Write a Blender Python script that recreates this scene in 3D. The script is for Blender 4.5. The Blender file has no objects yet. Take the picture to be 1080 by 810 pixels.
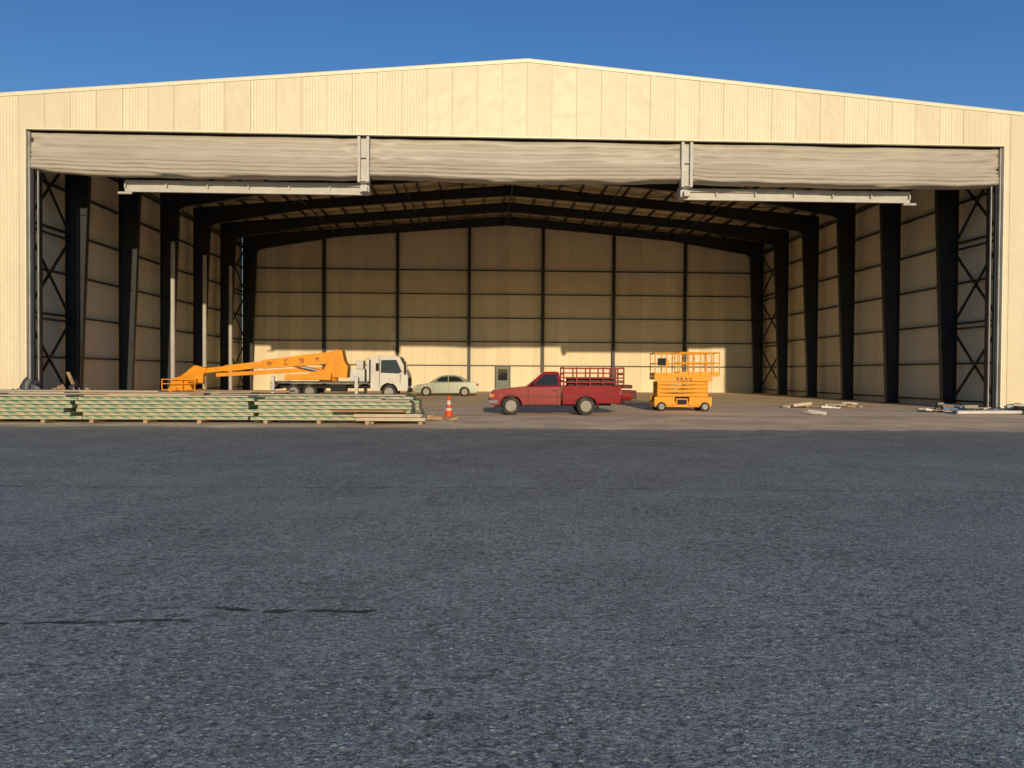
import bpy, math, random
from mathutils import Vector, Matrix, noise
random.seed(7)
scene=bpy.context.scene
R=math.radians

# ---------------------------------------------------------------- materials
def nt(name):
    m=bpy.data.materials.new(name); m.use_nodes=True
    n=m.node_tree; b=n.nodes['Principled BSDF']; return m,n,b
def node(n,t,**k):
    x=n.nodes.new(t)
    for a,v in k.items():
        if a in x.inputs.keys(): x.inputs[a].default_value=v
        else: setattr(x,a,v)
    return x
def P(name,col,rough=.6,metal=0,var=.12,vscale=3,bump=0,bscale=30,dirt=None,dscale=1.2,damt=.5,coat=0,spec=.5):
    m,n,b=nt(name); L=n.links
    tc=node(n,'ShaderNodeTexCoord')
    no=node(n,'ShaderNodeTexNoise'); no.inputs['Scale'].default_value=vscale; no.inputs['Detail'].default_value=4
    L.new(tc.outputs['Object'],no.inputs['Vector'])
    mr=node(n,'ShaderNodeMapRange'); mr.inputs['From Min'].default_value=.3; mr.inputs['From Max'].default_value=.7
    mr.inputs['To Min'].default_value=1-var; mr.inputs['To Max'].default_value=1+var
    L.new(no.outputs['Fac'],mr.inputs['Value'])
    vm=node(n,'ShaderNodeVectorMath',operation='SCALE'); vm.inputs[0].default_value=col
    L.new(mr.outputs[0],vm.inputs['Scale'])
    out=vm.outputs[0]
    if dirt:
        n2=node(n,'ShaderNodeTexNoise'); n2.inputs['Scale'].default_value=dscale; n2.inputs['Detail'].default_value=6
        L.new(tc.outputs['Object'],n2.inputs['Vector'])
        r2=node(n,'ShaderNodeMapRange'); r2.inputs['From Min'].default_value=.45; r2.inputs['From Max'].default_value=.7; r2.inputs['To Max'].default_value=damt
        L.new(n2.outputs['Fac'],r2.inputs['Value'])
        mx=node(n,'ShaderNodeMix',data_type='RGBA'); L.new(r2.outputs[0],mx.inputs['Factor'])
        L.new(out,mx.inputs[6]); mx.inputs[7].default_value=(*dirt,1); out=mx.outputs[2]
    L.new(out,b.inputs['Base Color'])
    b.inputs['Roughness'].default_value=rough; b.inputs['Metallic'].default_value=metal
    b.inputs['Coat Weight'].default_value=coat; b.inputs['Specular IOR Level'].default_value=spec
    if bump:
        n3=node(n,'ShaderNodeTexNoise'); n3.inputs['Scale'].default_value=bscale; n3.inputs['Detail'].default_value=3
        L.new(tc.outputs['Object'],n3.inputs['Vector'])
        bp=node(n,'ShaderNodeBump'); bp.inputs['Strength'].default_value=bump; bp.inputs['Distance'].default_value=.02
        L.new(n3.outputs['Fac'],bp.inputs['Height']); L.new(bp.outputs[0],b.inputs['Normal'])
    return m

def panel_mat(name,col,axis='X',width=1.07,off=0,rib=.09,ribstr=.3,seam=.0,pvar=.06,rough=.45,wav=.25,allribs=False):
    """coated sheet-metal cladding: per-panel tone, fine ribs, slight oil canning, joint lines"""
    m,n,b=nt(name); L=n.links
    tc=node(n,'ShaderNodeTexCoord'); sx=node(n,'ShaderNodeSeparateXYZ'); L.new(tc.outputs['Object'],sx.inputs[0])
    a=sx.outputs[axis]
    def M(op,x,y=None,z=None):
        q=node(n,'ShaderNodeMath',operation=op)
        for i,v in enumerate((x,y,z)):
            if v is None: continue
            if isinstance(v,(int,float)): q.inputs[i].default_value=v
            else: L.new(v,q.inputs[i])
        return q.outputs[0]
    t=M('DIVIDE',M('ADD',a,-off),width); fl=M('FLOOR',t); fr=M('FRACT',t)
    wn=node(n,'ShaderNodeTexWhiteNoise',noise_dimensions='1D'); L.new(fl,wn.inputs['W'])
    tone=M('MULTIPLY_ADD',wn.outputs['Value'],2*pvar,1-pvar)
    no=node(n,'ShaderNodeTexNoise'); no.inputs['Scale'].default_value=.8; no.inputs['Detail'].default_value=5
    mp=node(n,'ShaderNodeMapping'); mp.inputs['Scale'].default_value=(1.5,1.5,.5)
    L.new(tc.outputs['Object'],mp.inputs[0]); L.new(mp.outputs[0],no.inputs['Vector'])
    tone=M('MULTIPLY',tone,M('MULTIPLY_ADD',no.outputs['Fac'],.22,.89))
    if seam>0:
        s=M('LESS_THAN',fr,seam/width); tone=M('MULTIPLY',tone,M('MULTIPLY_ADD',s,-.35,1))
    vm=node(n,'ShaderNodeVectorMath',operation='SCALE'); vm.inputs[0].default_value=col; L.new(tone,vm.inputs['Scale'])
    L.new(vm.outputs[0],b.inputs['Base Color']); b.inputs['Roughness'].default_value=rough
    rb=M('SINE',M('MULTIPLY',a,2*math.pi/rib))
    if not allribs: rb=M('MULTIPLY',rb,M('GREATER_THAN',wn.outputs['Value'],.45))
    n4=node(n,'ShaderNodeTexNoise'); n4.inputs['Scale'].default_value=1.6; n4.inputs['Detail'].default_value=1; L.new(tc.outputs['Object'],n4.inputs['Vector'])
    h=M('MULTIPLY_ADD',n4.outputs['Fac'],wav*30,M('MULTIPLY',rb,ribstr))
    bp=node(n,'ShaderNodeBump'); bp.inputs['Strength'].default_value=.5; bp.inputs['Distance'].default_value=.008
    L.new(h,bp.inputs['Height']); L.new(bp.outputs[0],b.inputs['Normal'])
    return m

M_fascia=panel_mat('cream_cladding',(.745,.635,.435),'X',1.07,1.7,.13,.9,0,.035,wav=.4,rough=.45)
M_trim=P('cream_trim',(.82,.74,.54),.4,var=.05)
M_side=panel_mat('inner_side_cladding',(.76,.67,.50),'Y',1.0,0,.2,.2,.02,.06,allribs=True,rough=.6)
M_back=panel_mat('inner_back_cladding',(.76,.65,.45),'X',1.02,0,.2,.2,.02,.07,allribs=True,rough=.6)
M_roofin=panel_mat('roof_lining',(.50,.41,.29),'X',.9,0,.3,.4,.03,.1,allribs=True,rough=.7)
M_steel=P('dark_steel_paint',(.014,.016,.020),.5,var=.25)
M_gap=P('joint_shadow_sealant',(.34,.28,.19),.8,var=.1)
M_grey=P('galvanised',(.42,.42,.41),.45,.3,var=.12,dirt=(.2,.18,.15))
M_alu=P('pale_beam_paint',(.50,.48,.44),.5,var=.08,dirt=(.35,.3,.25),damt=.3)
M_black=P('black_rubber',(.018,.018,.018),.75,var=.2,dirt=(.13,.10,.07),dscale=4,damt=.5)
M_dark=P('dark_void',(.01,.01,.011),.8,var=.1)
M_red=P('dusty_red_paint',(.25,.005,.014),.14,var=.08,dirt=(.17,.03,.02),dscale=2.5,damt=.25,spec=.3)
M_redd=P('red_rack_paint',(.26,.012,.012),.5,var=.2,dirt=(.15,.05,.03),dscale=5,spec=.2)
M_glass=P('vehicle_glass',(.02,.024,.026),.06,var=.1)
M_chrome=P('bright_metal',(.6,.6,.6),.25,.9,var=.1)
M_rim=P('steel_rim',(.20,.185,.165),.5,.4,var=.15,dirt=(.12,.09,.06),dscale=6)
M_orange=P('orange_paint',(.82,.31,.012),.42,var=.08,dirt=(.40,.18,.04),dscale=2,damt=.35,spec=.2)
M_yel=P('amber_paint',(.85,.34,.012),.42,var=.08,dirt=(.42,.20,.05),dscale=3,damt=.35,spec=.2)
M_white=P('white_paint',(.60,.57,.50),.4,var=.05,dirt=(.4,.34,.26),damt=.4,spec=.2)
M_silver=P('champagne_paint',(.28,.31,.23),.15,0,var=.04,dirt=(.26,.23,.17),damt=.3,spec=.3)
M_lens=P('lamp_lens',(.6,.58,.5),.15,var=.1)
M_lensr=P('red_lens',(.35,.01,.01),.2,var=.1)
M_lenso=P('amber_lens',(.7,.2,.02),.2,var=.1)
M_wood=P('timber',(.42,.28,.15),.8,var=.25,bump=.3,bscale=20)
M_board=P('pale_board',(.56,.47,.33),.7,var=.15,dirt=(.3,.23,.14),dscale=3)
M_card=P('cardboard',(.36,.22,.11),.85,var=.2)
M_plastic=P('white_sheet',(.66,.63,.58),.5,var=.1,bump=.5,bscale=6)
M_blue=P('blue_tarp',(.06,.14,.3),.5,var=.2)
M_cone=P('cone_orange',(.80,.08,.015),.5,var=.08,dirt=(.3,.1,.05),dscale=8,damt=.4,spec=.2)
M_txt=P('dark_red_lettering',(.16,.03,.015),.5,var=.1)
M_conc=P('rubble',(.34,.30,.25),.9,var=.3,vscale=8,bump=.5)
M_bag=P('black_bag',(.03,.03,.032),.45,var=.2,bump=.4,bscale=12)

def fabric_mat():
    m,n,b=nt('door_fabric'); L=n.links
    tc=node(n,'ShaderNodeTexCoord'); mp=node(n,'ShaderNodeMapping'); mp.inputs['Scale'].default_value=(.3,.3,.9)
    L.new(tc.outputs['Object'],mp.inputs[0])
    no=node(n,'ShaderNodeTexNoise'); no.inputs['Scale'].default_value=1.3; no.inputs['Detail'].default_value=3; L.new(mp.outputs[0],no.inputs['Vector'])
    cr=node(n,'ShaderNodeValToRGB'); cr.color_ramp.elements[0].position=.25; cr.color_ramp.elements[1].position=.75
    cr.color_ramp.elements[0].color=(.40,.355,.29,1); cr.color_ramp.elements[1].color=(.48,.43,.355,1)
    L.new(no.outputs['Fac'],cr.inputs[0]); L.new(cr.outputs[0],b.inputs['Base Color'])
    b.inputs['Roughness'].default_value=.5
    return m
M_fabric=fabric_mat()

def asphalt_mat():
    m,n,b=nt('asphalt'); L=n.links
    tc=node(n,'ShaderNodeTexCoord')
    def N(s,d=6,r=.6):
        q=node(n,'ShaderNodeTexNoise'); q.inputs['Scale'].default_value=s; q.inputs['Detail'].default_value=d; q.inputs['Roughness'].default_value=r
        L.new(tc.outputs['Object'],q.inputs['Vector']); return q.outputs['Fac']
    def MR(v,a,b_,c,d):
        q=node(n,'ShaderNodeMapRange')
        for k,x in zip(('From Min','From Max','To Min','To Max'),(a,b_,c,d)): q.inputs[k].default_value=x
        L.new(v,q.inputs['Value']); return q.outputs[0]
    def MUL(a,b_,op='MULTIPLY'):
        q=node(n,'ShaderNodeMath',operation=op)
        for i,v in enumerate((a,b_)):
            if isinstance(v,(int,float)): q.inputs[i].default_value=v
            else: L.new(v,q.inputs[i])
        return q.outputs[0]
    def MIX(f,a,col):
        q=node(n,'ShaderNodeMix',data_type='RGBA'); L.new(f,q.inputs['Factor']); L.new(a,q.inputs[6]); q.inputs[7].default_value=(*col,1); return q.outputs[2]
    big=N(.22,4); mid=N(1.3,5,.7); fine=N(26,3,.85); midf=N(7,4,.8)
    tone=MUL(MR(big,.3,.7,.86,1.14),MR(mid,.3,.7,.80,1.20))
    tone=MUL(tone,MR(fine,.33,.67,.35,1.65))
    tone=MUL(tone,MR(midf,.33,.67,.78,1.22))
    def stones(scale,lo,hi):
        vo=node(n,'ShaderNodeTexVoronoi'); vo.inputs['Scale'].default_value=scale; L.new(tc.outputs['Object'],vo.inputs['Vector'])
        sep=node(n,'ShaderNodeSeparateColor'); L.new(vo.outputs['Color'],sep.inputs[0])
        return MUL(MR(vo.outputs['Distance'],.25,.42,1,0),MR(sep.outputs[0],lo,hi,0,1))
    stone=stones(50,.55,.9); stone2=stones(22,.72,.92)
    base=node(n,'ShaderNodeVectorMath',operation='SCALE'); base.inputs[0].default_value=(.268,.290,.272); L.new(tone,base.inputs['Scale'])
    c=MIX(MUL(stone,.75),base.outputs[0],(.68,.69,.64)); c=MIX(MUL(stone2,.6),c,(.66,.66,.60))
    pit=MUL(MR(N(11,4,.75),.52,.60,0,1),MR(N(.5,3,.6),.38,.60,.15,1))
    c=MIX(MUL(pit,.75),c,(.052,.055,.052))
    sx=node(n,'ShaderNodeSeparateXYZ'); L.new(tc.outputs['Object'],sx.inputs[0])
    dn=N(.9,6,.75); dn2=N(4,5,.8)
    # asphalt gets darker towards the building
    dk_=MR(sx.outputs['Y'],7,17,1,.80); sc=node(n,'ShaderNodeVectorMath',operation='SCALE'); L.new(c,sc.inputs[0]); L.new(dk_,sc.inputs['Scale']); c=sc.outputs[0]
    d=MUL(MR(sx.outputs['Y'],15,21.3,0,.30),MR(dn,.42,.66,0,1))
    d2=MUL(MR(sx.outputs['Y'],19.4,21.2,0,1),MR(dn2,.40,.60,0,1))
    d=MUL(d,MUL(d2,.8),'MAXIMUM')
    ctr=node(n,'ShaderNodeVectorMath',operation='DISTANCE'); L.new(tc.outputs['Object'],ctr.inputs[0]); ctr.inputs[1].default_value=(3.6,24.2,0)
    for rad,wd_ in ((5.4,.12),(6.7,.12)):
        q=MUL(ctr.outputs['Value'],-rad,'ADD')
        ab=node(n,'ShaderNodeMath',operation='ABSOLUTE'); L.new(q,ab.inputs[0])
        ring_=MUL(MR(ab.outputs[0],wd_*.6,wd_*1.3,.6,0),MR(dn2,.35,.6,.1,1))
        d=MUL(d,ring_,'MAXIMUM')
    c=MIX(d,c,(.56,.44,.30))
    L.new(c,b.inputs['Base Color'])
    b.inputs['Roughness'].default_value=.7; b.inputs['Specular IOR Level'].default_value=.4
    h=MUL(MUL(stone,.8),MUL(fine,1.8),'ADD'); h=MUL(h,MUL(stone2,1.3),'ADD')
    bp=node(n,'ShaderNodeBump'); bp.inputs['Strength'].default_value=.9; bp.inputs['Distance'].default_value=.011
    L.new(h,bp.inputs['Height']); L.new(bp.outputs[0],b.inputs['Normal'])
    return m
M_asph=asphalt_mat()
M_dirt=P('dusty_ground',(.80,.60,.38),.95,var=.2,vscale=.7,bump=.7,bscale=8,dirt=(.44,.33,.215),dscale=.45,damt=.75)
M_slab=P('dusty_concrete',(.84,.66,.44),.85,var=.1,vscale=.5,bump=.12,bscale=15,dirt=(.60,.45,.29),dscale=.3,damt=.6)
M_crack=P('crack_fill',(.045,.045,.045),.9,var=.2)

def wrap_mat():
    m,n,b=nt('green_protective_film'); L=n.links
    tc=node(n,'ShaderNodeTexCoord'); sx=node(n,'ShaderNodeSeparateXYZ'); L.new(tc.outputs['Object'],sx.inputs[0])
    def M(op,x,y=None,z=None):
        q=node(n,'ShaderNodeMath',operation=op)
        for i,v in enumerate((x,y,z)):
            if v is None: continue
            if isinstance(v,(int,float)): q.inputs[i].default_value=v
            else: L.new(v,q.inputs[i])
        return q.outputs[0]
    row=M('FLOOR',M('DIVIDE',sx.outputs['Z'],.115))
    wn=node(n,'ShaderNodeTexWhiteNoise',noise_dimensions='1D'); L.new(row,wn.inputs['W'])
    t=M('ADD',M('MULTIPLY',sx.outputs['X'],2.6),M('ADD',M('MULTIPLY',sx.outputs['Z'],7),M('MULTIPLY',wn.outputs['Value'],5)))
    cell=node(n,'ShaderNodeTexWhiteNoise',noise_dimensions='2D')
    cx=node(n,'ShaderNodeCombineXYZ'); L.new(M('FLOOR',t),cx.inputs[0]); L.new(row,cx.inputs[1]); L.new(cx.outputs[0],cell.inputs['Vector'])
    f=M('GREATER_THAN',M('FRACT',t),M('MULTIPLY_ADD',cell.outputs['Value'],.35,.28))
    f2=M('MULTIPLY',f,M('GREATER_THAN',M('FRACT',M('DIVIDE',sx.outputs['Z'],.115)),.3))
    no=node(n,'ShaderNodeTexNoise'); no.inputs['Scale'].default_value=9; L.new(tc.outputs['Object'],no.inputs['Vector'])
    mx=node(n,'ShaderNodeMix',data_type='RGBA'); L.new(f2,mx.inputs['Factor']); mx.inputs[6].default_value=(.52,.47,.29,1); mx.inputs[7].default_value=(.15,.30,.19,1)
    mv=node(n,'ShaderNodeMix',data_type='RGBA'); mv.blend_type='MULTIPLY'; mv.inputs['Factor'].default_value=.25
    L.new(mx.outputs[2],mv.inputs[6]); L.new(no.outputs['Color'],mv.inputs[7])
    L.new(mv.outputs[2],b.inputs['Base Color']); b.inputs['Roughness'].default_value=.5
    return m
M_wrap=wrap_mat()

# ---------------------------------------------------------------- mesh builder
class MB:
    def __init__(s): s.v=[]; s.f=[]
    def add(s,vs,fs):
        o=len(s.v); s.v+= [tuple(p) for p in vs]; s.f+=[tuple(i+o for i in f) for f in fs]; return s
    def box(s,x0,x1,y0,y1,z0,z1,rz=0,c=None):
        vs=[(x0,y0,z0),(x1,y0,z0),(x1,y1,z0),(x0,y1,z0),(x0,y0,z1),(x1,y0,z1),(x1,y1,z1),(x0,y1,z1)]
        if rz:
            cx,cy=c or ((x0+x1)/2,(y0+y1)/2); ca,sa=math.cos(rz),math.sin(rz)
            vs=[(cx+(x-cx)*ca-(y-cy)*sa,cy+(x-cx)*sa+(y-cy)*ca,z) for x,y,z in vs]
        return s.add(vs,[(0,3,2,1),(4,5,6,7),(0,1,5,4),(1,2,6,5),(2,3,7,6),(3,0,4,7)])
    def prism(s,prof,y0,y1):
        """XZ profile extruded in Y; y0,y1 numbers or functions of z"""
        n=len(prof); f0=y0 if callable(y0) else (lambda z:y0); f1=y1 if callable(y1) else (lambda z:y1)
        vs=[(x,f0(z),z) for x,z in prof]+[(x,f1(z),z) for x,z in prof]
        return s.add(vs,[tuple(range(n)),tuple(range(2*n-1,n-1,-1))]+[(i,i+n,(i+1)%n+n,(i+1)%n) for i in range(n)])
    def beam(s,p,q,w,h=None,up=(0,0,1)):
        h=h or w; p=Vector(p);q=Vector(q); d=(q-p).normalized(); u=Vector(up)
        if abs(d.dot(u))>.98: u=Vector((0,1,0))
        a=d.cross(u).normalized()*w/2; b=a.cross(d).normalized()*h/2
        vs=[p-a-b,p+a-b,p+a+b,p-a+b,q-a-b,q+a-b,q+a+b,q-a+b]
        return s.add(vs,[(0,3,2,1),(4,5,6,7),(0,1,5,4),(1,2,6,5),(2,3,7,6),(3,0,4,7)])
    def cyl(s,p,q,r,n=12,r2=None):
        r2=r if r2 is None else r2; p=Vector(p);q=Vector(q); d=(q-p).normalized(); u=Vector((0,0,1)) if abs(d.z)<.95 else Vector((0,1,0))
        a=d.cross(u).normalized(); b=a.cross(d)
        vs=[p+(a*math.cos(t)+b*math.sin(t))*r for t in [2*math.pi*i/n for i in range(n)]]+[q+(a*math.cos(t)+b*math.sin(t))*r2 for t in [2*math.pi*i/n for i in range(n)]]
        return s.add(vs,[tuple(range(n)),tuple(range(2*n-1,n-1,-1))]+[(i,i+n,(i+1)%n+n,(i+1)%n) for i in range(n)])
    def lathe(s,c,prof,n=28,axis='Y'):
        vs=[];c=Vector(c)
        for r,h in prof:
            for i in range(n):
                t=2*math.pi*i/n
                vs.append(c+(Vector((r*math.cos(t),h,r*math.sin(t))) if axis=='Y' else Vector((r*math.cos(t),r*math.sin(t),h))))
        fs=[]
        for j in range(len(prof)-1):
            for i in range(n): fs.append((j*n+i,j*n+(i+1)%n,(j+1)*n+(i+1)%n,(j+1)*n+i))
        fs.append(tuple(range(n))); fs.append(tuple(range(len(prof)*n-1,(len(prof)-1)*n-1,-1)))
        return s.add(vs,fs)
    def obj(s,name,mat,parent=None,bevel=0,smooth=False,seg=2):
        me=bpy.data.meshes.new(name); me.from_pydata(s.v,[],s.f); me.validate()
        import bmesh
        bm=bmesh.new(); bm.from_mesh(me); bmesh.ops.recalc_face_normals(bm,faces=bm.faces); bm.to_mesh(me); bm.free()
        me.materials.append(mat); o=bpy.data.objects.new(name,me); scene.collection.objects.link(o)
        if smooth:
            for p in me.polygons: p.use_smooth=True
        if bevel:
            b=o.modifiers.new('b','BEVEL'); b.width=bevel; b.segments=seg; b.limit_method='ANGLE'; b.angle_limit=R(28); b.harden_normals=False
        if parent: o.parent=parent
        return o
def E(name,loc=(0,0,0),rz=0):
    e=bpy.data.objects.new(name,None); e.location=loc; e.rotation_euler=(0,0,rz); scene.collection.objects.link(e); return e

# ---------------------------------------------------------------- ground
MB().add([(-2500,-2500,0),(2500,-2500,0),(2500,2500,0),(-2500,2500,0)],[(0,1,2,3)]).obj('ground',M_dirt)
a=MB(); xs=[-160+i*.2 for i in range(1601)]
def edge(x): return 21.1-.028*x+.45*noise.noise(Vector((x*.35,3,0)))+.28*noise.noise(Vector((x*1.3,9,0)))+.14*noise.noise(Vector((x*4,9,5)))
vs=[];fs=[]
for x in xs: vs+= [(x,-220,.004),(x,edge(x) if abs(x)<159 else 21,.004)]
for i in range(len(xs)-1): fs.append((2*i,2*i+2,2*i+3,2*i+1))
a.add(vs,fs).obj('asphalt_pavement',M_asph)
def crack(pts,w,seed):
    m=MB(); vs=[];fs=[]; k=0
    for (x0,y0),(x1,y1) in zip(pts[:-1],pts[1:]):
        for j in range(40):
            t=j/40; x=x0+(x1-x0)*t; y=y0+(y1-y0)*t
            y+=.05*noise.noise(Vector((x*3,seed,0)))+.03*noise.noise(Vector((x*14,seed,4)))
            ww=w*max(.05,.5+1.3*noise.noise(Vector((x*7,seed+5,1))))
            vs+=[(x,y-ww,.008),(x,y+ww,.008)]; k+=1
    for i in range(k-1): fs.append((2*i,2*i+2,2*i+3,2*i+1))
    m.v=vs;m.f=fs; return m
ck=E('pavement_cracks')
crack([(-3.9,4.85),(-3.0,4.72),(-1.85,4.78)],.026,1).obj('crack_a',M_crack,ck)
crack([(-1.8,5.0),(-1.2,4.92),(-.7,4.95)],.034,3).obj('crack_b',M_crack,ck)
crack([(-13,10.6),(-6,10.3),(0,10.2),(6,9.9),(13,9.5)],.018,7).obj('joint_line',M_crack,ck)
MB().add([(-20.2,28.0,.004),(23.7,28.0,.004),(23.7,63,.004),(-20.2,63,.004)],[(0,1,2,3)]).obj('hangar_floor',M_slab)

# ---------------------------------------------------------------- hangar
H=E('aircraft_hangar'); CX=1.75; FY=32.0
W=23.25; SL=.086; PEAK=15.05; OPW=21.17; OPZ=11.78
def top(x): return PEAK-SL*abs(x)
pan=MB(); pw=1.07; k=0
x=-22*pw
while x<22*pw-.01:
    x0=max(x,-W)+.006; x1=min(x+pw,W)-.006; y=FY+random.uniform(0,.010)
    if x1-x0>.05:
        segs=[]
        if x1<=-OPW or x0>=OPW: segs=[(x0,x1,0)]
        elif x0<-OPW<x1: segs=[(x0,-OPW,0),(-OPW,x1,OPZ)]
        elif x0<OPW<x1: segs=[(x0,OPW,OPZ),(OPW,x1,0)]
        else: segs=[(x0,x1,OPZ)]
        for a0,a1,zb in segs:
            pr=[(CX+a0,zb),(CX+a1,zb),(CX+a1,top(a1))]
            if a0<0<a1: pr.append((CX,top(0)))
            pr.append((CX+a0,top(a0))); pan.prism(pr,y,y+.03)
            if random.random()<.55 and a1-a0>.6:
                nr=3
                for r_ in range(1,nr+1):
                    xx=a0+(a1-a0)*r_/(nr+1); pan.prism([(CX+xx-.015,zb+.01),(CX+xx+.015,zb+.01),(CX+xx+.015,top(xx+.015)-.01),(CX+xx-.015,top(xx-.015)-.01)],y-.006,y+.002)
    x+=pw
o=pan.obj('front_cladding',M_fascia,H)
bk=MB()
bk.prism([(CX-W,OPZ+.02),(CX+W,OPZ+.02),(CX+W,top(W)-.1),(CX,top(0)-.1),(CX-W,top(W)-.1)],FY+.044,FY+.14)
for s in(-1,1):
    xs_=sorted((CX+s*(OPW+.02),CX+s*W)); bk.box(xs_[0],xs_[1],FY+.044,FY+.14,0,OPZ+.018)
bk.obj('front_backing',M_gap,H)
tr=MB()
for s in(-1,1):
    p=[(CX,PEAK+.05),(CX+s*(W+.05),top(W)+.05),(CX+s*(W+.05),top(W)-.09),(CX,PEAK-.09)]
    tr.prism(p,FY-.03,FY-.008)
    p=[(CX,PEAK+.07),(CX+s*(W+.05),top(W)+.07),(CX+s*(W+.05),top(W)+.053),(CX,PEAK+.053)]
    tr.prism(p,FY-.03,FY+.35)
    xa,xb=sorted((CX+s*OPW,CX+s*(OPW-.06)))
    tr.box(xa,xb,FY-.012,FY+.13,0,OPZ-.06)
tr.box(CX-OPW,CX+OPW,FY-.012,FY+.13,OPZ-.057,OPZ-.003)
tr.obj('edge_flashing',M_trim,H,bevel=.004,seg=1)
ow=MB()
for s in(-1,1):
    xa,xb=sorted((CX+s*(W-.02),CX+s*22.1)); ow.box(xa,xb,FY+.145,FY+.2,0,12.6)
    xa,xb=sorted((CX+s*22.02,CX+s*22.12)); ow.box(xa,xb,FY+.21,62.6,0,13.0)
ow.obj('side_walls',M_side,H)
def rt(x): return 14.86-SL*abs(x)
bw=MB(); bw.prism([(CX-22.0,0),(CX+22.0,0),(CX+22.0,rt(22)+.02),(CX,rt(0)+.02),(CX-22.0,rt(22)+.02)],62.605,62.7); bw.obj('rear_wall',M_back,H)
rf=MB()
for s in(-1,1): rf.prism([(CX,rt(0)),(CX+s*22.3,rt(22.3)),(CX+s*22.3,rt(22.3)+.1),(CX,rt(0)+.1)],FY+.22,62.9)
rf.obj('roof_deck',M_roofin,H)
st=MB(); FR=[36.2+5.16*i for i in range(6)]
def rtop(x): return 14.62-SL*x
for Y in FR:
    for s in(-1,1):
        X=lambda x:CX+s*x
        st.prism([(X(21.75),0),(X(21.12),0),(X(20.65),11.45),(X(20.3),11.72),(X(14),12.78),(X(5),13.55),(X(0),13.92),(X(0),rtop(0)),(X(21.75),rtop(21.75))],Y-.01,Y+.01)
        for pts in ([(X(21.12),0),(X(20.65),11.45)],[(X(20.65),11.45),(X(20.3),11.72),(X(14),12.78),(X(5),13.55),(X(0),13.92)],[(X(21.75),rtop(21.75)),(X(0),rtop(0))],[(X(21.75),0),(X(21.75),rtop(21.75))]):
            for p,q in zip(pts[:-1],pts[1:]):
                d=Vector((q[0]-p[0],0,q[1]-p[1])).normalized(); nn=Vector((-d.z,0,d.x))*.012; h=Vector((0,.14,0))
                P0=Vector((p[0],Y,p[1]));Q0=Vector((q[0],Y,q[1]))
                vs=[P0-h-nn,P0+h-nn,P0+h+nn,P0-h+nn,Q0-h-nn,Q0+h-nn,Q0+h+nn,Q0-h+nn]
                st.add(vs,[(0,3,2,1),(4,5,6,7),(0,1,5,4),(1,2,6,5),(2,3,7,6),(3,0,4,7)])
        for z in (3,6,9): st.box(*sorted((X(21.74),X(21.1-.04*z))),Y-.1,Y+.1,z,z+.02)
        for xx in (4.8,9.6,14.2,20.6): st.box(*sorted((X(xx),X(xx+.025))),Y-.12,Y+.12,rtop(xx)-.65,rtop(xx)-.02)
        st.box(*sorted((X(21.85),X(20.95))),Y-.2,Y+.2,.01,.05)
st.obj('portal_frames',M_steel,H)
pl=MB()
for s in(-1,1):
    for i in range(15):
        x=.35+i*1.5; z=rtop(x)+.01; pl.box(*sorted((CX+s*x,CX+s*(x+.06))),FY+.3,62.6,z,z+.2)
    for z in (.3,2.15,4.15,6.15,8.15,10.15,11.9): pl.box(*sorted((CX+s*21.8,CX+s*22.01)),FY+.25,62.58,z,z+.07)
    for x,z in ((21.4,11.9),(14,12.95),(7,13.6)): pl.cyl((CX+s*x,FY+.5,z),(CX+s*x,62,z),.06,8)
for z in (2.15,4.15,6.15,8.15,10.15): pl.box(CX-21.9,CX+21.9,62.45,62.59,z,z+.08)
pl.cyl((CX,FY+.5,14.0),(CX,62,14.0),.06,8)
for x in(-15.2,-9.1,-3.1,3.1,9.1,15.2):
    pl.box(CX+x-.13,CX+x+.13,62.2,62.22,0,rtop(abs(x))); pl.box(CX+x-.13,CX+x+.13,62.42,62.44,0,rtop(abs(x))); pl.box(CX+x-.01,CX+x+.01,62.22,62.42,0,rtop(abs(x)))
bays=[(FY+.6,FR[0]),(FR[4],FR[5])]
for s in(-1,1):
    for y0,y1 in bays:
        for z0,z1 in ((.1,3.9),(3.9,7.8),(7.8,11.7)):
            pl.beam((CX+s*21.6,y0,z0),(CX+s*21.6,y1,z1),.09); pl.beam((CX+s*21.5,y0,z1),(CX+s*21.5,y1,z0),.09)
            pl.beam((CX+s*21.6,y0,z1),(CX+s*21.6,y1,z1),.1)
    for y0,y1 in ((FR[0],FR[1]),(FR[2],FR[3]),(FR[4],FR[5])):
        for xa,xb in ((0,7),(7,14),(14,21)):
            pl.cyl((CX+s*xa,y0,rtop(xa)-.3),(CX+s*xb,y1,rtop(xb)-.3),.02,6); pl.cyl((CX+s*xb,y0,rtop(xb)-.3),(CX+s*xa,y1,rtop(xa)-.3),.02,6)
    for Y in FR[:-1]:
        for x in (3.5,8,12.5,17): pl.beam((CX+s*x,Y,rtop(x)-.6),(CX+s*x,Y+.8,rtop(x)),.05)
pl.obj('secondary_steelwork',M_steel,H)
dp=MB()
for Y in FR[2:5]: dp.cyl((CX-20.95,Y-.25,0),(CX-20.95,Y-.25,9.5),.13,14)  # pale posts added so the sunlit strips show against dark columns
dp.obj('sunlit_strip_posts',M_alu,H,smooth=False)
hd=MB(); hd.box(CX-21.9,CX+21.9,FY+.95,FY+1.15,11.0,13.0)
hd.box(CX-21.1,CX+21.1,FY+.145,FY+.94,OPZ-.045,OPZ+.1)  # dark strip put in for the shadow line above the fabric
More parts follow.
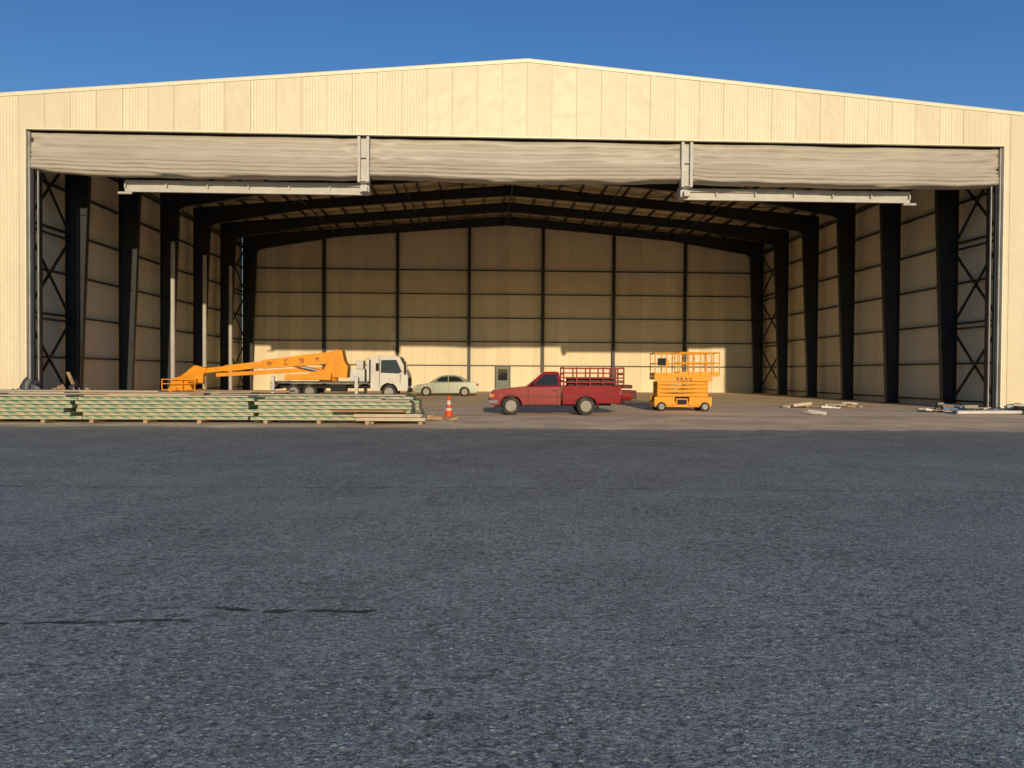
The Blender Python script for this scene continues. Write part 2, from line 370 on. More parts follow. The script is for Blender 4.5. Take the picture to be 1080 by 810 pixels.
for s in(-1,1):
    xa,xb=sorted((CX+s*21.16,CX+s*20.98)); hd.box(xa,xb,FY+.3,FY+.42,0,OPZ-.1)
    xa,xb=sorted((CX+s*20.98,CX+s*20.9)); hd.box(xa,xb,FY+.55,FY+.8,0,OPZ-.1)
    hd.box(*sorted((CX+s*21.75,CX+s*21.3)),FY+.5,FY+.7,0,12.4)
hd.obj('door_header_and_gap_shade',M_steel,H)
jg=MB()
for s in(-1,1):
    jg.box(*sorted((CX+s*21.10,CX+s*21.04)),FY+.14,FY+.28,0,OPZ-.1)
    jg.box(*sorted((CX+s*20.9,CX+s*20.86)),FY+.44,FY+.52,0,OPZ-.1)
jg.obj('door_guides',M_grey,H)
def fabric(x0,x1,seed,tilt=0):
    m=MB(); nx=int((x1-x0)/.09); nz=80
    vs=[];fs=[]; L=x1-x0
    for j in range(nz+1):
        t=j/nz
        for i in range(nx+1):
            u=i/nx; x=x0+L*u
            sag=(.10*math.sin(math.pi*u)+.07*noise.noise(Vector((x*.3,seed,0)))+.02*noise.noise(Vector((x*1.4,seed,0)))+tilt*(u-.5))*t
            z=OPZ-.10-t*1.60-sag
            # draped wrinkles: catenary creases hanging between the two supports
            cat=z+.55*math.sin(math.pi*u)
            y=FY+.33+.07*noise.noise(Vector((x*.35,cat*1.3,seed)))+.03*noise.noise(Vector((x*.9,cat*4.5,seed+2)))
            e=min(u,1-u)*L
            if e<1.6: y+=.03*(1-e/1.6)*math.sin((cat*9+e*3.5))
            w=.6*noise.noise(Vector((x*.12,seed,3)))+.45*noise.noise(Vector((x*.6,seed,4)))
            if t<.58:
                k=(t/.58)*3+.18*w; y-=.045*abs(math.sin(math.pi*k))+.04*t
            else:
                k=(t-.58)/.42; y-=.025+.085*abs(math.sin(k*math.pi*4+w*1.3))**.8+.05*math.sin(k*3)
                z+=.02*noise.noise(Vector((x*.9,j*.4,seed)))
            vs.append((x,y,z))
    for i in range(nx+1):
        x,y,z=vs[nz*(nx+1)+i]; vs.append((x,y+.55,z-.03))
    W_=nx+1
    for j in range(nz+1):
        for i in range(nx): fs.append((j*W_+i,j*W_+i+1,(j+1)*W_+i+1,(j+1)*W_+i))
    m.v=vs;m.f=fs; return m
for (xa,xb,sd,nm,tl_) in ((-21.05,-7.3,1.3,'fabric_door_a',.10),(-6.75,6.75,5.1,'fabric_door_b',.0),(7.3,21.05,9.7,'fabric_door_c',-.05)):
    f=fabric(CX+xa,CX+xb,sd,tl_).obj(nm,M_fabric,H,smooth=True)
al=MB()
for s in(-1,1):
    xm=CX+s*7.02
    al.box(xm-.25,xm-.13,FY+.10,FY+.5,9.75,OPZ-.06); al.box(xm+.13,xm+.25,FY+.10,FY+.5,9.75,OPZ-.06)
    al.box(xm-.13,xm+.13,FY+.3,FY+.34,9.75,OPZ-.06)
    for z in (9.8,10.8): al.box(xm-.13,xm+.13,FY+.16,FY+.29,z,z+.05)
    al.box(xm-.2,xm+.2,FY+.45,FY+.9,9.4,9.745); al.box(xm-.1,xm+.16,FY+.2,FY+.44,9.38,9.6)
    x0,x1=sorted((CX+s*6.9,CX+s*17.6)); 
    al.box(x0,x1,FY+1.2,FY+1.32,9.82,9.97); al.box(x0,x1,FY+1.2,FY+1.32,9.45,9.60); al.box(x0,x1,FY+1.5,FY+1.6,9.6,9.72)
    al.box(x0,x1,FY+1.33,FY+1.35,9.45,9.97)
    for i in range(7):
        xx=x0+i*(x1-x0)/6; al.box(xx-.03,xx+.03,FY+1.195,FY+1.3,9.602,9.818)
    al.cyl((CX+s*17.3,FY+1.25,9.4),(CX+s*17.9,FY+1.25,9.4),.06,8)
al.obj('mullions_and_stowed_beams',M_alu,H,bevel=.006,seg=1)
sd=MB()
for s in(-1,1):
    x0,x1=sorted((CX+s*6.9,CX+s*17.6)); 
    for i in range(9):
        xx=x0+.4+i*1.25; sd.cyl((xx,FY+1.4,9.97),(xx,FY+1.4,12.2),.012,6)
sd.obj('hanger_rods',M_grey,H)
dr=MB(); dr.box(.95,2.05,62.3,62.36,.02,2.1); dr.obj('rear_door',P('green_grey_door',(.05,.07,.05),.4,var=.2),H)
dg=MB(); dg.box(1.1,1.9,62.28,62.297,.95,1.9); dg.obj('rear_door_window',M_glass,H)
dt=MB()
for q in ((.85,.95,.02,2.2),(2.05,2.15,.02,2.2),(.951,2.049,2.1,2.2)): dt.box(q[0],q[1],62.26,62.38,q[2],q[3])
dt.obj('rear_door_frame',M_steel,H)

# ---------------------------------------------------------------- vehicle helpers
def wheel(parent,x,y,r,w,side=-1,rimr=.6,name='wheel'):
    t=MB(); t.lathe((x,y,r),[(r*.55,-w/2),(r*.86,-w/2),(r*.97,-w*.40),(r,-w*.25),(r,w*.25),(r*.97,w*.40),(r*.86,w/2),(r*.55,w/2)],32)
    t.obj(name+'_tyre',M_black,parent,smooth=True)
    q=MB(); h=side*w/2
    q.lathe((x,y,r),[(r*rimr,h*1.01),(r*rimr*.93,h*1.03),(r*rimr*.88,h*.6),(r*rimr*.45,h*.55),(r*.2,h*.8),(r*.17,h*1.05),(.01,h*1.05)],24)
    q.obj(name+'_rim',M_rim,parent,smooth=False)
    k=MB()
    for i in range(6):
        a=i*math.pi/3; k.cyl((x+r*.4*math.cos(a),y+h*.6,r+r*.4*math.sin(a)),(x+r*.4*math.cos(a),y+h*.66,r+r*.4*math.sin(a)),r*.07,8)
    k.obj(name+'_holes',M_dark,parent)
def arch(cx,cz,r,a0=180,a1=0,n=14):
    return [(cx+r*math.cos(R(a0+(a1-a0)*i/n)),cz+r*math.sin(R(a0+(a1-a0)*i/n))) for i in range(n+1)]

# ---------------------------------------------------------------- pickup
T=E('pickup_truck',(.22,28.55,0),R(-1.2)); hw=.82
fp=[(.10,.36),(.02,.46),(.0,.60),(.02,.84),(.08,.93),(.3,.97),(.8,1.02),(1.38,1.08),(2.66,1.10),(2.66,.36)]
bottom=[(1.22,.36)]+[ (x,z) for x,z in arch(.78,.34,.42,3,177)]
prof=fp+bottom
b=MB()
sidef=lambda z:-(hw-.03*(z-.36)/.74)
b.prism(prof,lambda z:sidef(z),lambda z:-sidef(z)); b.obj('body',M_red,T,bevel=.03,seg=3)
cabp=[(1.38,1.09),(1.98,1.60),(2.10,1.645),(2.50,1.65),(2.60,1.61),(2.66,1.09)]
cy=lambda z:-(.755-.13*(z-1.09)/.55)
c=MB(); c.prism(cabp,cy,lambda z:-cy(z)); c.obj('cab',M_red,T,bevel=.03,seg=3)
for sgn,nm in((1,'near'),(-1,'far')):
    g=MB(); g.prism([(1.60,1.13),(2.03,1.53),(2.50,1.56),(2.56,1.13)],lambda z:sgn*(cy(z)-.006),lambda z:sgn*(cy(z)+.02)); g.obj('side_glass_'+nm,M_glass,T)
    g=MB(); g.box(1.83,1.85,*sorted((sgn*-.775,sgn*-.70)),1.12,1.36); g.obj('quarter_bar_'+nm,M_dark,T)
def slab(p0,p1,w0,w1,t,name,mat):
    d=Vector((p1[0]-p0[0],0,p1[1]-p0[1])).normalized(); nn=Vector((-d.z,0,d.x))*t
    a=Vector((p0[0],0,p0[1]));bb=Vector((p1[0],0,p1[1]))
    vs=[a+Vector((0,-w0,0)),a+Vector((0,w0,0)),bb+Vector((0,w1,0)),bb+Vector((0,-w1,0))]
    vs=[v+nn*.2 for v in vs]+[v+nn for v in vs]
    m=MB(); m.add(vs,[(0,1,2,3),(7,6,5,4),(0,4,5,1),(1,5,6,2),(2,6,7,3),(3,7,4,0)]); return m.obj(name,mat,T_cur)
T_cur=T
slab((1.44,1.145),(1.94,1.57),.68,.58,.008,'windscreen',M_glass)
dk=MB()
for xa in (1.42,2.52): dk.box(xa,xa+.012,-hw-.004,-hw+.035,.44,1.0)
dk.box(1.42,2.53,-hw-.004,-hw+.03,.43,.442)
dk.box(.16,.5,-.74,.74,.30,.5)
dk.box(.4,1.18,-.55,.55,.34,.7); dk.box(3.1,4.1,-.55,.55,.4,.7)
dk.box(.6,4.6,-.45,-.35,.36,.5); dk.box(.6,4.6,.35,.45,.36,.5)
dk.box(1.25,2.75,-hw-.006,-hw+.01,.345,.40)
dk.cyl((.78,-.7,.34),(.78,.7,.34),.05,8); dk.cyl((3.6,-.7,.34),(3.6,.7,.34),.07,8)
dk.box(-.012,.03,-.5,.5,.62,.80)
dk.obj('dark_trim',M_dark,T)
br=MB(); br.box(-.1,.06,-.8,.8,.42,.58); br.box(-.06,.30,-.835,-.79,.44,.57); br.box(-.06,.30,.79,.835,.44,.57); br.obj('front_bumper',P('grey_bumper',(.16,.15,.15),.5),T,bevel=.02)
lh=MB(); lh.box(-.01,.10,-.80,-.56,.66,.82); lh.box(-.01,.10,.56,.80,.66,.82); lh.obj('headlamps',M_lens,T,bevel=.01)
lo=MB(); lo.box(.02,.16,-.815,-.795,.68,.78); lo.box(.36,.42,-.828,-.805,.72,.75); lo.obj('indicators',M_lenso,T)
hn=MB(); hn.box(2.36,2.48,-hw-.02,-hw+.03,.93,.955); hn.obj('door_handle',M_dark,T)
mi=MB(); mi.box(1.56,1.64,-.98,-.84,1.12,1.26); mi.box(1.58,1.61,-.86,-.74,1.12,1.15); mi.box(1.56,1.64,.84,.98,1.12,1.26); mi.obj('mirrors',M_dark,T,bevel=.02)
cr=MB(); cr.box(.10,2.64,-hw-.006,-hw+.02,.70,.725); cr.box(2.75,4.88,-hw-.008,-hw+.01,.70,.725); cr.obj('side_moulding',P('faded_moulding',(.10,.02,.02),.6),T)
bed=MB()
bp_=[(2.72,.42),(2.72,1.12),(4.90,1.12),(4.92,1.08),(4.92,.46),(4.06,.46)]+arch(3.6,.34,.43,10,170)+[(3.14,.42)]
for yy in (-hw,hw-.05): bed.prism(bp_,yy,yy+.05)
bed.box(2.72,2.77,-hw+.052,hw-.052,.5,1.12); bed.box(2.775,4.86,-hw+.052,hw-.052,.62,.66); bed.box(4.87,4.92,-hw+.052,hw-.052,.48,1.10)
bed.obj('cargo_bed',M_red,T,bevel=.012)
fl=MB()
for cx_ in (.78,3.6):
    pts=arch(cx_,.34,.435,8,172); 
    for p,q in zip(pts[:-1],pts[1:]): fl.beam((p[0],-hw-.004,p[1]),(q[0],-hw-.004,q[1]),.03,.04,up=(0,1,0))
fl.obj('arch_lips',M_red,T)
rb=MB(); rb.box(4.93,5.06,-.75,.75,.42,.54); rb.box(4.0,4.1,-.72,-.7,.22,.45); rb.obj('rear_bumper',M_dark,T,bevel=.01)
tl=MB(); tl.box(4.925,4.945,-.80,-.68,.78,1.0); tl.box(4.86,4.915,-.824,-.816,.8,.98); tl.obj('tail_lamps',M_lensr,T)
for x in(.78,3.6):
    for y,s in((-.72,-1),(.72,1)): wheel(T,x,y,.35,.20,s,name='wheel')
rk=MB()
for yy in (-.72,.72):
    for z in (1.25,1.42,1.60,1.78): rk.beam((2.74,yy,z),(5.05,yy,z),.045,.05)
    for x in (2.76,3.25,3.75,4.25,4.72,5.03): rk.beam((x,yy,1.10),(x,yy,1.82),.05)
for x in (2.76,5.03):
    for z in (1.3,1.55,1.80): rk.beam((x,-.72,z),(x,.72,z),.045)
rk.obj('bed_rack',M_redd,T)
cg=MB(); cg.box(2.95,4.7,-.45,.45,.67,1.42); cg.box(4.55,5.4,-.5,.3,1.02,1.16); cg.box(4.9,5.5,-.6,.5,.62,.95,.1); cg.obj('cargo',P('rusty_goods',(.10,.02,.015),.7,var=.4),T,bevel=.02)
dv=MB(); dv.cyl((4.98,-.45,.75),(5.35,-.45,.75),.2,14); dv.obj('spare_tank',M_redd,T)

# ---------------------------------------------------------------- sedan
S=E('parked_car',(-4.75,50.0,0),R(1)); hw=.86
def sedanbody():
    pr=[(.08,.26),(.0,.45),(.04,.66),(.25,.76),(1.15,.90),(3.5,.94),(4.15,.93),(4.28,.80),(4.3,.45),(4.2,.26),(3.72,.24)]+arch(3.38,.30,.34,-8,188)+[(2.98,.22),(1.18,.22)]+arch(.85,.30,.34,-8,188)+[(.45,.24)]
    f=lambda z:-(hw-.05*(z-.22)/.7)
    m=MB(); m.prism(pr,f,lambda z:-f(z)); m.obj('body',M_silver,S,bevel=.05,seg=3)
    ca=[(1.05,.90),(1.75,1.33),(2.1,1.41),(2.7,1.41),(3.1,1.33),(3.75,.94)]
    g=lambda z:-(.74-.16*(z-.9)/.5)
    m=MB(); m.prism(ca,g,lambda z:-g(z)); m.obj('greenhouse',M_silver,S,bevel=.04,seg=3)
    for s in(1,-1):
        for k,pl_ in enumerate(([(1.38,.97),(1.85,1.29),(2.28,1.33),(2.28,.97)],[(2.34,.97),(2.34,1.33),(2.72,1.33),(3.02,1.26),(3.35,.99)])):
            m=MB(); m.prism(pl_,lambda z:s*(g(z)-.006),lambda z:s*(g(z)+.02)); m.obj('side_glass',M_glass,S)
sedanbody(); T_cur=S
slab((1.14,.96),(1.68,1.29),.64,.54,.01,'windscreen',M_glass); slab((3.16,1.30),(3.66,.995),.54,.64,.01,'rear_glass',M_glass)
q=MB()
for x in (1.32,2.31,3.2): q.box(x,x+.014,-hw-.003,-hw+.04,.32,.72)
q.box(.45,1.2,-.6,.6,.2,.6); q.box(3.0,3.75,-.6,.6,.2,.6); q.box(-.01,.04,-.4,.4,.45,.6); q.box(-.005,.1,-.7,.7,.27,.36); q.obj('dark_trim',M_dark,S)
q=MB(); q.box(-.0,.22,-.84,-.6,.6,.72); q.box(-.0,.22,.6,.84,.6,.72); q.obj('headlamps',M_lens,S,bevel=.02)
q=MB(); q.box(4.15,4.31,-.83,-.6,.68,.84); q.box(4.15,4.31,.6,.83,.68,.84); q.obj('tail_lamps',M_lensr,S,bevel=.02)
q=MB(); q.box(1.45,1.58,-.98,-.84,.93,1.04); q.obj('mirror',M_silver,S,bevel=.02)
for x in(.85,3.38):
    for y,s in((-.76,-1),(.76,1)): wheel(S,x,y,.31,.19,s,rimr=.66,name='wheel')

# ---------------------------------------------------------------- boom truck
B=E('boom_lift_truck',(0,44,0))
ch=MB(); ch.box(-12.2,-4.6,-.45,-.33,.62,.86); ch.box(-12.2,-4.6,.33,.45,.62,.86)
for x in (-12,-10,-8.6,-7): ch.box(x,x+.12,-.33,.33,.64,.84)
ch.box(-8.9,-8.0,-1.0,-.5,.45,.85); ch.obj('chassis',M_dark,B,bevel=.01)
dkk=MB(); dkk.box(-12.3,-6.75,-1.1,1.1,.90,1.02); dkk.box(-12.3,-12.15,-1.1,1.1,.55,.9); dkk.obj('deck',P('deck_grey',(.10,.10,.10),.6,var=.3),B,bevel=.01)
for x in(-11.0,-5.55):
    for y,s in((-.92,-1),(.92,1)): wheel(B,x,y,.43,.26,s,name='wheel')
for x in(-10.1,): 
    for y,s in((-.92,-1),(.92,1)): wheel(B,x,y,.43,.26,s,name='wheel')
og=MB()
for x in(-12.0,-7.3):
    for s in(-1,1):
        og.box(x-.12,x+.12,min(s*1.0,s*1.7),max(s*1.0,s*1.7),.72,.88); og.box(x-.09,x+.09,s*1.6-.09,s*1.6+.09,.1,1.35); og.box(x-.22,x+.22,s*1.6-.2,s*1.6+.2,.02,.08)
og.obj('outriggers',M_grey,B,bevel=.01)
cp=[(-6.6,.55),(-6.6,2.35),(-6.45,2.52),(-5.2,2.56),(-4.95,2.48),(-4.55,1.62),(-4.45,1.35),(-4.45,.55),(-5.02,.5)]+arch(-5.55,.45,.52,5,175)+[(-6.15,.5)]
f=lambda z:-(1.07-.05*(z-.5))
c=MB(); c.prism(cp,f,lambda z:-f(z)); c.obj('cab',M_white,B,bevel=.05,seg=3)
for s in(1,-1):
    c=MB(); c.prism([(-6.02,1.55),(-6.0,2.28),(-5.12,2.30),(-4.80,1.60),(-5.0,1.5)],lambda z:s*(f(z)-.008),lambda z:s*(f(z)+.03)); c.obj('cab_side_glass',M_glass,B)
T_cur=B
slab((-4.90,2.38),(-4.60,1.70),.92,.95,.012,'windscreen',M_glass)
c=MB(); c.box(-6.1,-6.08,-1.07,-.95,.7,2.4); c.box(-4.9,-4.88,-1.07,-1.0,.95,1.5); c.box(-4.48,-4.42,-.9,.9,.8,1.25); c.box(-4.5,-4.36,-1.05,1.05,.42,.62); c.box(-4.65,-4.55,-1.35,-1.12,1.5,2.2)
c.box(-6.3,-6.12,-1.065,-.95,1.65,2.1); c.box(-5.8,-5.3,-.7,.7,.45,.9); c.obj('cab_trim',M_dark,B)
bx=MB(); bx.box(-7.75,-6.95,-.95,.95,1.03,1.75); bx.box(-7.5,-7.1,-.5,.3,1.76,2.25); bx.cyl((-6.78,-.8,1.0),(-6.78,-.8,2.4),.06,10); bx.box(-6.85,-6.7,-.9,.9,1.03,2.3); bx.obj('equipment_boxes',M_grey,B,bevel=.02)
tu=MB(); tu.cyl((-9.2,0,1.03),(-9.2,0,1.25),.55,20)
tu.prism([(-10.4,1.25),(-10.3,1.5),(-9.4,1.72),(-9.0,2.55),(-8.75,2.90),(-8.35,2.85),(-8.2,2.2),(-8.0,1.9),(-8.05,1.25)],-.5,.5)
tu.prism([(-11.6,1.1),(-11.5,1.42),(-8.9,1.50),(-8.9,1.1)],-.85,-.55)
tu.obj('turret',M_orange,B,bevel=.03)
def boomsec(x0,z0,x1,z1,h0,h1,w,name,mat=M_orange,y=0):
    m=MB(); m.prism([(x0,z0-h0/2),(x0,z0+h0/2),(x1,z1+h1/2),(x1,z1-h1/2)],y-w/2,y+w/2); return m.obj(name,mat,B,bevel=.02)
boomsec(-8.5,2.47,-13.0,1.99,.74,.50,.46,'boom_section_a',y=-.1)
boomsec(-12.9,2.0,-15.2,1.74,.40,.36,.34,'boom_section_b',y=-.1)
boomsec(-15.1,1.75,-16.9,1.54,.30,.28,.26,'boom_section_c',y=-.1)
boomsec(-9.6,1.75,-15.8,1.36,.26,.22,.22,'boom_lower_link',y=.15)
jl=MB(); jl.prism([(-16.2,1.75),(-16.9,1.92),(-17.3,1.6),(-17.0,1.1),(-16.5,1.15)],-.3,.2)
jl.prism([(-16.9,1.55),(-17.2,1.68),(-18.3,.85),(-18.25,.45),(-17.9,.4)],-.22,.1)
jl.prism([(-16.3,1.40),(-17.0,1.45),(-18.0,1.15),(-18.35,.35),(-18.0,.25),(-17.7,.7),(-17.1,.95),(-16.3,.90)],-.6,-.3)
for (xx) in (-18.45,-17.35,-16.6):
    for yy in(-1.0,.5): jl.beam((xx,yy,.12),(xx,yy,1.12),.05)
for z in (.16,.5,.85,1.1):
    for yy in(-1.0,.5): jl.beam((-18.45,yy,z),(-16.6,yy,z),.045)
    for xx in (-18.45,-16.6): jl.beam((xx,-1.0,z),(xx,.5,z),.045)
jl.box(-18.48,-16.57,-1.03,.53,.08,.14); jl.box(-18.42,-17.9,-1.0,-.98,.2,.5)
jl.prism([(-17.7,.2),(-17.7,1.0),(-17.2,1.1),(-16.9,.6),(-17.0,.2)],-.7,-.2)
jl.obj('work_basket',M_orange,B)
cyl_=MB(); cyl_.cyl((-9.6,-.1,1.6),(-11.4,-.1,1.98),.10,12); cyl_.cyl((-11.4,-.1,1.98),(-12.2,-.1,2.1),.05,10); cyl_.obj('lift_cylinder',M_chrome,B)
lt=MB()
def chars(x,z,s,kind,y=-.345):
    S_={'gong':[(0,0,1,.0),(0,1,1,1),(.5,0,.5,1)],'da':[(0,.65,1,.65),(.5,1,.5,.6),(.5,.6,.05,0),(.5,.6,.95,0)],'cheng':[(0,.8,.4,.8),(.2,0,.2,1),(.5,1,1,1),(.5,.6,1,.6),(.5,1,.5,.6),(1,1,1,.6),(.5,.3,1,.3),(.75,.6,.75,0),(.45,0,1,0)],'zhong':[(0,.8,1,.8),(0,.4,1,.4),(0,.8,0,.4),(1,.8,1,.4),(.5,1,.5,0)]}[kind]
    for a0,b0,a1,b1 in S_: lt.beam((x+a0*s,y,z+b0*s),(x+a1*s+.001,y,z+b1*s),.012,s*.13,up=(0,0,1) if a0!=a1 else (1,0,0))
for i,k in enumerate(('zhong','gong','cheng','da')):
    x=-12.7+i*.92; chars(x,1.90+.105*(x+12.7),.27,k)
lt.obj('lettering',M_txt,B)

# ---------------------------------------------------------------- scissor lift
L_=E('scissor_lift',(8.42,31.6,0),R(-2))
m=MB(); m.box(-1.2,1.2,-.5,.5,.18,.42); m.box(-1.22,-.35,-.58,-.40,.24,.62); m.box(.25,1.22,-.58,-.40,.24,.62); m.box(-1.22,1.22,.40,.58,.24,.62)
m.box(-.30,.2,-.57,-.45,.30,.55); m.obj('chassis',M_yel,L_,bevel=.02)
for x in(-.92,.92):
    for y,s in((-.56,-1),(.56,1)): wheel(L_,x,y,.20,.14,s,rimr=.6,name='wheel')
m=MB()
for k in range(4):
    z=.66+k*.17
    for y,sg in((-.44,1),(-.36,-1),(.36,1),(.44,-1)):
        m.beam((-1.08,y,z+.03*sg),(1.08,y,z-.03*sg+.06),.05,.12)
    for x in(-1.05,0,1.05): m.cyl((x,-.5,z+.03),(x,.5,z+.03),.035,10)
m.obj('scissor_arms',M_yel,L_,bevel=.008)
m=MB(); m.cyl((-.7,0,.6),(.5,0,1.1),.07,10); m.box(-1.0,1.0,-.33,.33,.43,.60); m.obj('hydraulics',M_dark,L_)
m=MB(); m.box(-1.23,1.23,-.56,.56,1.34,1.48); m.box(-.2,1.50,-.52,.52,1.485,1.53); m.box(-1.23,1.23,-.575,-.562,1.28,1.50); m.obj('platform_deck',M_yel,L_,bevel=.012)
m=MB()
def rail(x0,x1,y0,y1,zb,zt,n,r=.022):
    for yy in(y0,y1):
        for i in range(n+1):
            x=x0+(x1-x0)*i/n; m.cyl((x,yy,zb),(x,yy,zt),r,8)
        for z in (zt,(zt+zb)/2+.05): m.cyl((x0,yy,z),(x1,yy,z),r,8)
        m.box(x0,x1,yy-.006,yy+.006,zb,zb+.15)
    for x in(x0,x1):
        for z in (zt,(zt+zb)/2+.05): m.cyl((x,y0,z),(x,y1,z),r,8)
        m.box(x-.006,x+.006,y0,y1,zb,zb+.15)
rail(-1.2,1.2,-.54,.54,1.49,2.46,5); rail(-.15,1.55,-.48,.48,1.53,2.50,3)
m.box(-1.0,-.6,-.56,-.5,1.9,2.2)
m.obj('guard_rails',M_yel,L_)
m=MB(); m.box(-1.1,-.75,-.62,-.56,1.95,2.25); m.box(-.25,.15,-.585,-.572,.30,.5); m.obj('control_box',M_dark,L_,bevel=.01)
def txt(s,size,loc,parent,mat,name):
    cu=bpy.data.curves.new(name,'FONT'); cu.body=s; cu.size=size; cu.extrude=.003; o=bpy.data.objects.new(name,cu); scene.collection.objects.link(o)
    o.location=loc; o.rotation_euler=(R(90),0,0); o.parent=parent; cu.materials.append(mat); cu.offset=.004
txt('B R A G',.20,(-.30,-.60,1.31),L_,M_txt,'lettering')

# ---------------------------------------------------------------- cone
C=E('traffic_cone',(-1.22,25.2,0))
m=MB(); m.box(-.2,.2,-.2,.2,.004,.045); m.obj('base',M_black,C,bevel=.015)
prc=lambda z:.155-.125*(z-.045)/.76
def ring(z0,z1,mat,nm,e=0):
    q=MB(); q.lathe((0,0,0),[(prc(z0)+e,z0),(prc(z1)+e,z1)],24,'Z'); q.obj(nm,mat,C)
ring(.045,.805,M_cone,'cone_body'); ring(.50,.64,M_white,'reflective_band',.004); ring(.30,.38,M_white,'reflective_band_b',.004)

# ---------------------------------------------------------------- panel stacks
ST=E('insulated_panel_stack')
w=MB(); bd=MB(); wd=MB()
def stack(x0,x1,y0,y1,n,z=.11,jit=.35,bare=0):
    for i in range(n):
        dx0=random.uniform(-jit,jit); dx1=random.uniform(-jit,jit); dy=random.uniform(-.04,.04)
        (bd if random.random()<bare else w).box(x0+dx0,x1+dx1,y0+dy,y1+dy,z+.004,z+.101); z+=.115
    xx=x0+.3
    while xx<x1: wd.box(xx,xx+.12,y0-.05,y1,.006,.108); xx+=1.6
    return z
za=stack(-20,-12.4,22.7,23.85,6); zb=stack(-12.2,-7.1,22.75,23.9,6,jit=.12); zc=stack(-7.0,-2.1,22.7,23.8,5,jit=.2,bare=0)
stack(-3.9,-1.9,22.45,22.65,2,bare=1,jit=.1)
stack(-20,-9.2,24.3,25.5,6,jit=.2); stack(-9,-2.3,24.4,25.6,6,jit=.25)
stack(-20,-8,26.2,27.4,6,jit=.4,bare=.2); stack(-7.6,-3.0,26.3,27.5,5,jit=.4)
w.obj('green_wrapped_panels',M_wrap,ST,bevel=.006,seg=1)
for (x0,x1,y0,y1,z) in ((-20,-12.6,22.72,23.8,za),(-12.1,-7.2,22.78,23.85,zb),(-6.9,-2.3,22.74,23.75,zc),(-20,-9.3,24.35,25.45,.803),(-8.9,-2.6,24.4,25.5,.803),(-20,-8.2,26.2,27.3,.803),(-7.4,-3.2,26.3,27.3,.69)):
    bd.box(x0,x1,y0,y1,z+.004,z+.045)
    if random.random()<.7: 
        a=random.uniform(x0,x0+(x1-x0)*.4); bd.box(a,a+(x1-x0)*.5,y0+.1,y1-.1,z+.05,z+.085,R(random.uniform(-1.5,1.5)))
bd.obj('top_boards',M_board,ST,bevel=.004,seg=1); wd.obj('timber_bearers',M_wood,ST)
m=MB()
for (a,b_,y,z,r) in ((-12.2,-8.6,23.2,.86,1),(-9.5,-6.4,24.9,.91,-2),(-4.6,-2.4,22.45,.40,1)): m.box(a,b_,y-.3,y+.3,z,z+.05,R(r))
m.obj('brown_sheets',M_card,ST)
def lump(cx,cy,z0,rx,ry,h,seed,n=18):
    q=MB(); vs=[];fs=[]
    for j in range(n+1):
        for i in range(n+1):
            u=i/n*2-1;v=j/n*2-1; e=max(0,1-max(abs(u),abs(v))**3)
            x=cx+u*rx*(1+.25*noise.noise(Vector((v*2,seed,0)))); y=cy+v*ry*(1+.25*noise.noise(Vector((u*2,seed,5))))
            z=z0+h*e*(.55+.9*abs(noise.noise(Vector((u*2.2,v*2.2,seed))))+.25*noise.noise(Vector((u*7,v*7,seed))))
            vs.append((x,y,max(z,z0)))
    for j in range(n):
        for i in range(n): a0=j*(n+1)+i; fs.append((a0,a0+1,a0+n+2,a0+n+1))
    q.v=vs;q.f=fs; return q
LP=E('loose_packaging')
lump(-16.9,27.9,.004,1.0,.8,.8,2).obj('sheet_a',M_plastic,LP); lump(-15.2,28.6,.004,.8,.6,.8,6).obj('sheet_b',M_card,LP)
lump(-18.2,30.4,.004,1.1,.6,1.2,3).obj('bag_a',M_bag,LP); lump(-16.9,31.0,.004,.6,.5,1.0,9).obj('bag_b',M_bag,LP)
lump(-18.8,33.4,.004,.7,.5,1.0,12).obj('bag_c',M_card,LP)
m=MB(); m.beam((-17.9,33.6,.0),(-18.7,33.9,1.5),.1,.1); m.obj('leaning_timbers',M_wood,LP)

def pile(name,cx,cy,rx,ry,n,mats,hmax=.25,lm=1.2):
    e=E(name); bs={k:MB() for k in mats}
    for i in range(n):
        x=cx+random.gauss(0,.45)*rx; y=cy+random.gauss(0,.45)*ry; k=random.choice(list(mats)); l=random.uniform(.2,lm); ww=random.uniform(.06,.4); h=random.uniform(.03,.14)
        z=random.uniform(0.005,hmax*max(0,1-abs(x-cx)/rx)); a=random.uniform(-.9,.9)
        d=Vector((math.cos(a),math.sin(a),random.uniform(-.12,.12)))*l/2; p=Vector((x,y,z+h/2+abs(d.z)))
        bs[k].beam(p-d,p+d,ww,h)
    for i,(k,bb) in enumerate(bs.items()):
        if bb.v: bb.obj('piece_%d'%i,{'w':M_wood,'b':M_board,'p':M_plastic,'d':M_dark,'c':M_conc,'k':M_card,'u':M_blue,'g':M_grey}[k],e,bevel=.004,seg=1)
pile('timber_offcuts',15.2,34.6,1.3,.6,13,'wbpk',.18,.9)
pile('timber_offcuts',17.6,35.5,1.2,.6,12,'wbkc',.2,.9)
pile('construction_debris',20.6,31.4,1.7,.8,46,'wbpdcgu',.35,1.0)
pile('construction_debris',22.3,30.2,.8,.7,30,'dcgbp',.4,.8)
pile('timber_offcuts',12.9,29.0,.5,.2,3,'bp',.03,1.0)
pile('construction_debris',-1.8,24.5,.8,.5,5,'bw',.06,.7)
m=MB(); Tk=E('tool_trolley',(22.6,27.2,0))
m.box(-.35,.5,-.3,.3,.18,.62); m.beam((.5,0,.6),(.9,0,1.0),.05); m.obj('tank',M_dark,Tk,bevel=.05)
for y in(-.32,.32): 
    wheel(Tk,.1,y,.16,.08,-1,name='wheel')
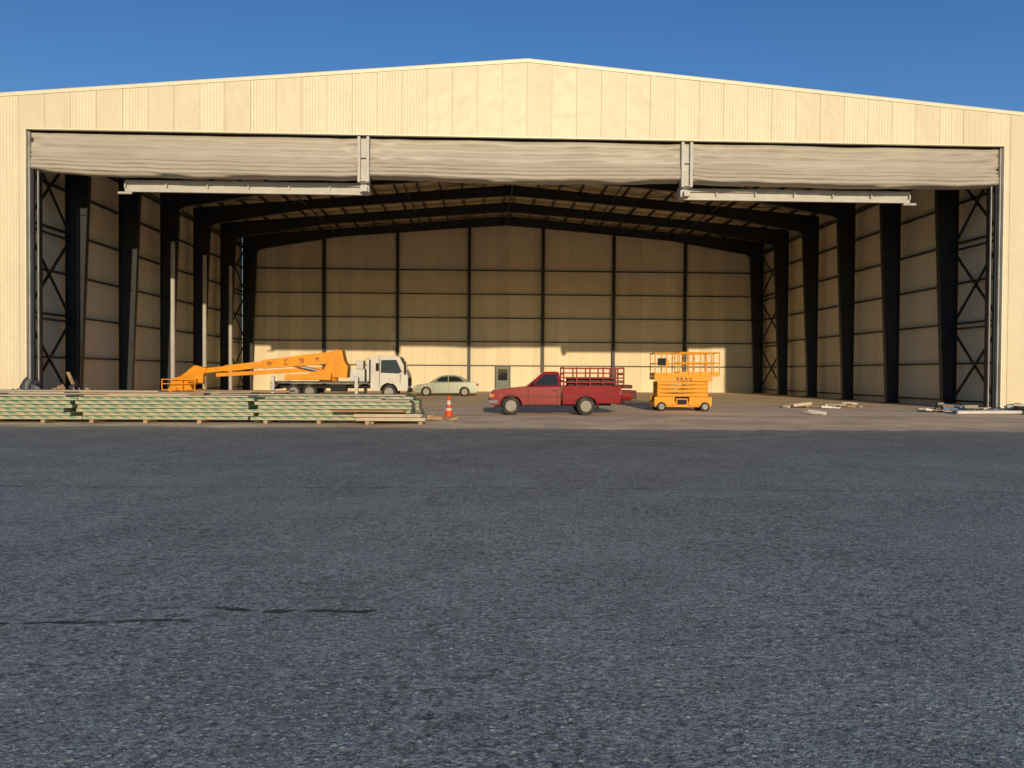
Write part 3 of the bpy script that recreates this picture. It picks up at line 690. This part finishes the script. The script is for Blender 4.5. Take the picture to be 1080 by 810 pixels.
m=MB(); m.box(-.28,.1,-.2,.2,.622,.8); m.obj('motor',M_grey,Tk,bevel=.03)
PP=E('plastic_pipes')
for i in range(6):
    m=MB(); y=29.4+i*.16; m.cyl((19.2+i*.1,y,.09+.0*i),(22.4,y+.3,.10),.07,12); m.obj('pipe_%d'%i,M_dark if i%2 else M_plastic,PP)
g=MB()
for i in range(900):
    x=random.uniform(-3,24); y=random.triangular(19.6,30,21.2); s=random.uniform(.01,.035)
    p=Vector((x,y,.003)); 
    vs=[p+Vector((random.uniform(.6,1)*s*a,random.uniform(.6,1)*s*b_,c_)) for a,b_,c_ in ((1,0,0),(0,1,0),(-1,0,0),(0,-1,0),(.1,.1,s*.6))]
    g.add(vs,[(0,1,4),(1,2,4),(2,3,4),(3,0,4)])
g.obj('gravel',M_conc)

# ---------------------------------------------------------------- light, sky, camera
el=R(11.7); az=R(4)
d=Vector((-math.sin(az)*math.cos(el),math.cos(az)*math.cos(el),-math.sin(el)))
sl=bpy.data.lights.new('sun','SUN'); sl.energy=3.4; sl.angle=R(.5); sl.color=(1,.80,.52)
so=bpy.data.objects.new('sun',sl); so.rotation_euler=d.to_track_quat('-Z','Y').to_euler(); so.location=(5,-40,30); scene.collection.objects.link(so)
wd_=bpy.data.worlds.new('World'); scene.world=wd_; wd_.use_nodes=True; n=wd_.node_tree
sk=n.nodes.new('ShaderNodeTexSky'); sk.sky_type='NISHITA'; sk.sun_disc=False; sk.sun_elevation=el; sk.sun_rotation=R(176); sk.air_density=1.0; sk.dust_density=.15; sk.ozone_density=3.0
hs=n.nodes.new('ShaderNodeHueSaturation'); hs.inputs['Saturation'].default_value=1.2; hs.inputs['Hue'].default_value=.511; hs.inputs['Value'].default_value=.95
bg=n.nodes['Background']; n.links.new(sk.outputs[0],hs.inputs['Color']); n.links.new(hs.outputs[0],bg.inputs[0]); bg.inputs['Strength'].default_value=.13
cam=bpy.data.cameras.new('camera'); cam.sensor_width=36; cam.lens=26.0; cam.clip_end=6000; cam.clip_start=.05
co=bpy.data.objects.new('camera',cam); scene.collection.objects.link(co)
co.matrix_world=Matrix.Translation((0,0,1.6))@Matrix.Rotation(R(-2.1),4,'Z')@Matrix.Rotation(R(90-.88),4,'X')@Matrix.Rotation(R(.35),4,'Z')
scene.camera=co
scene.view_settings.view_transform='Standard'; scene.view_settings.look='None'; scene.view_settings.exposure=0; scene.view_settings.gamma=1
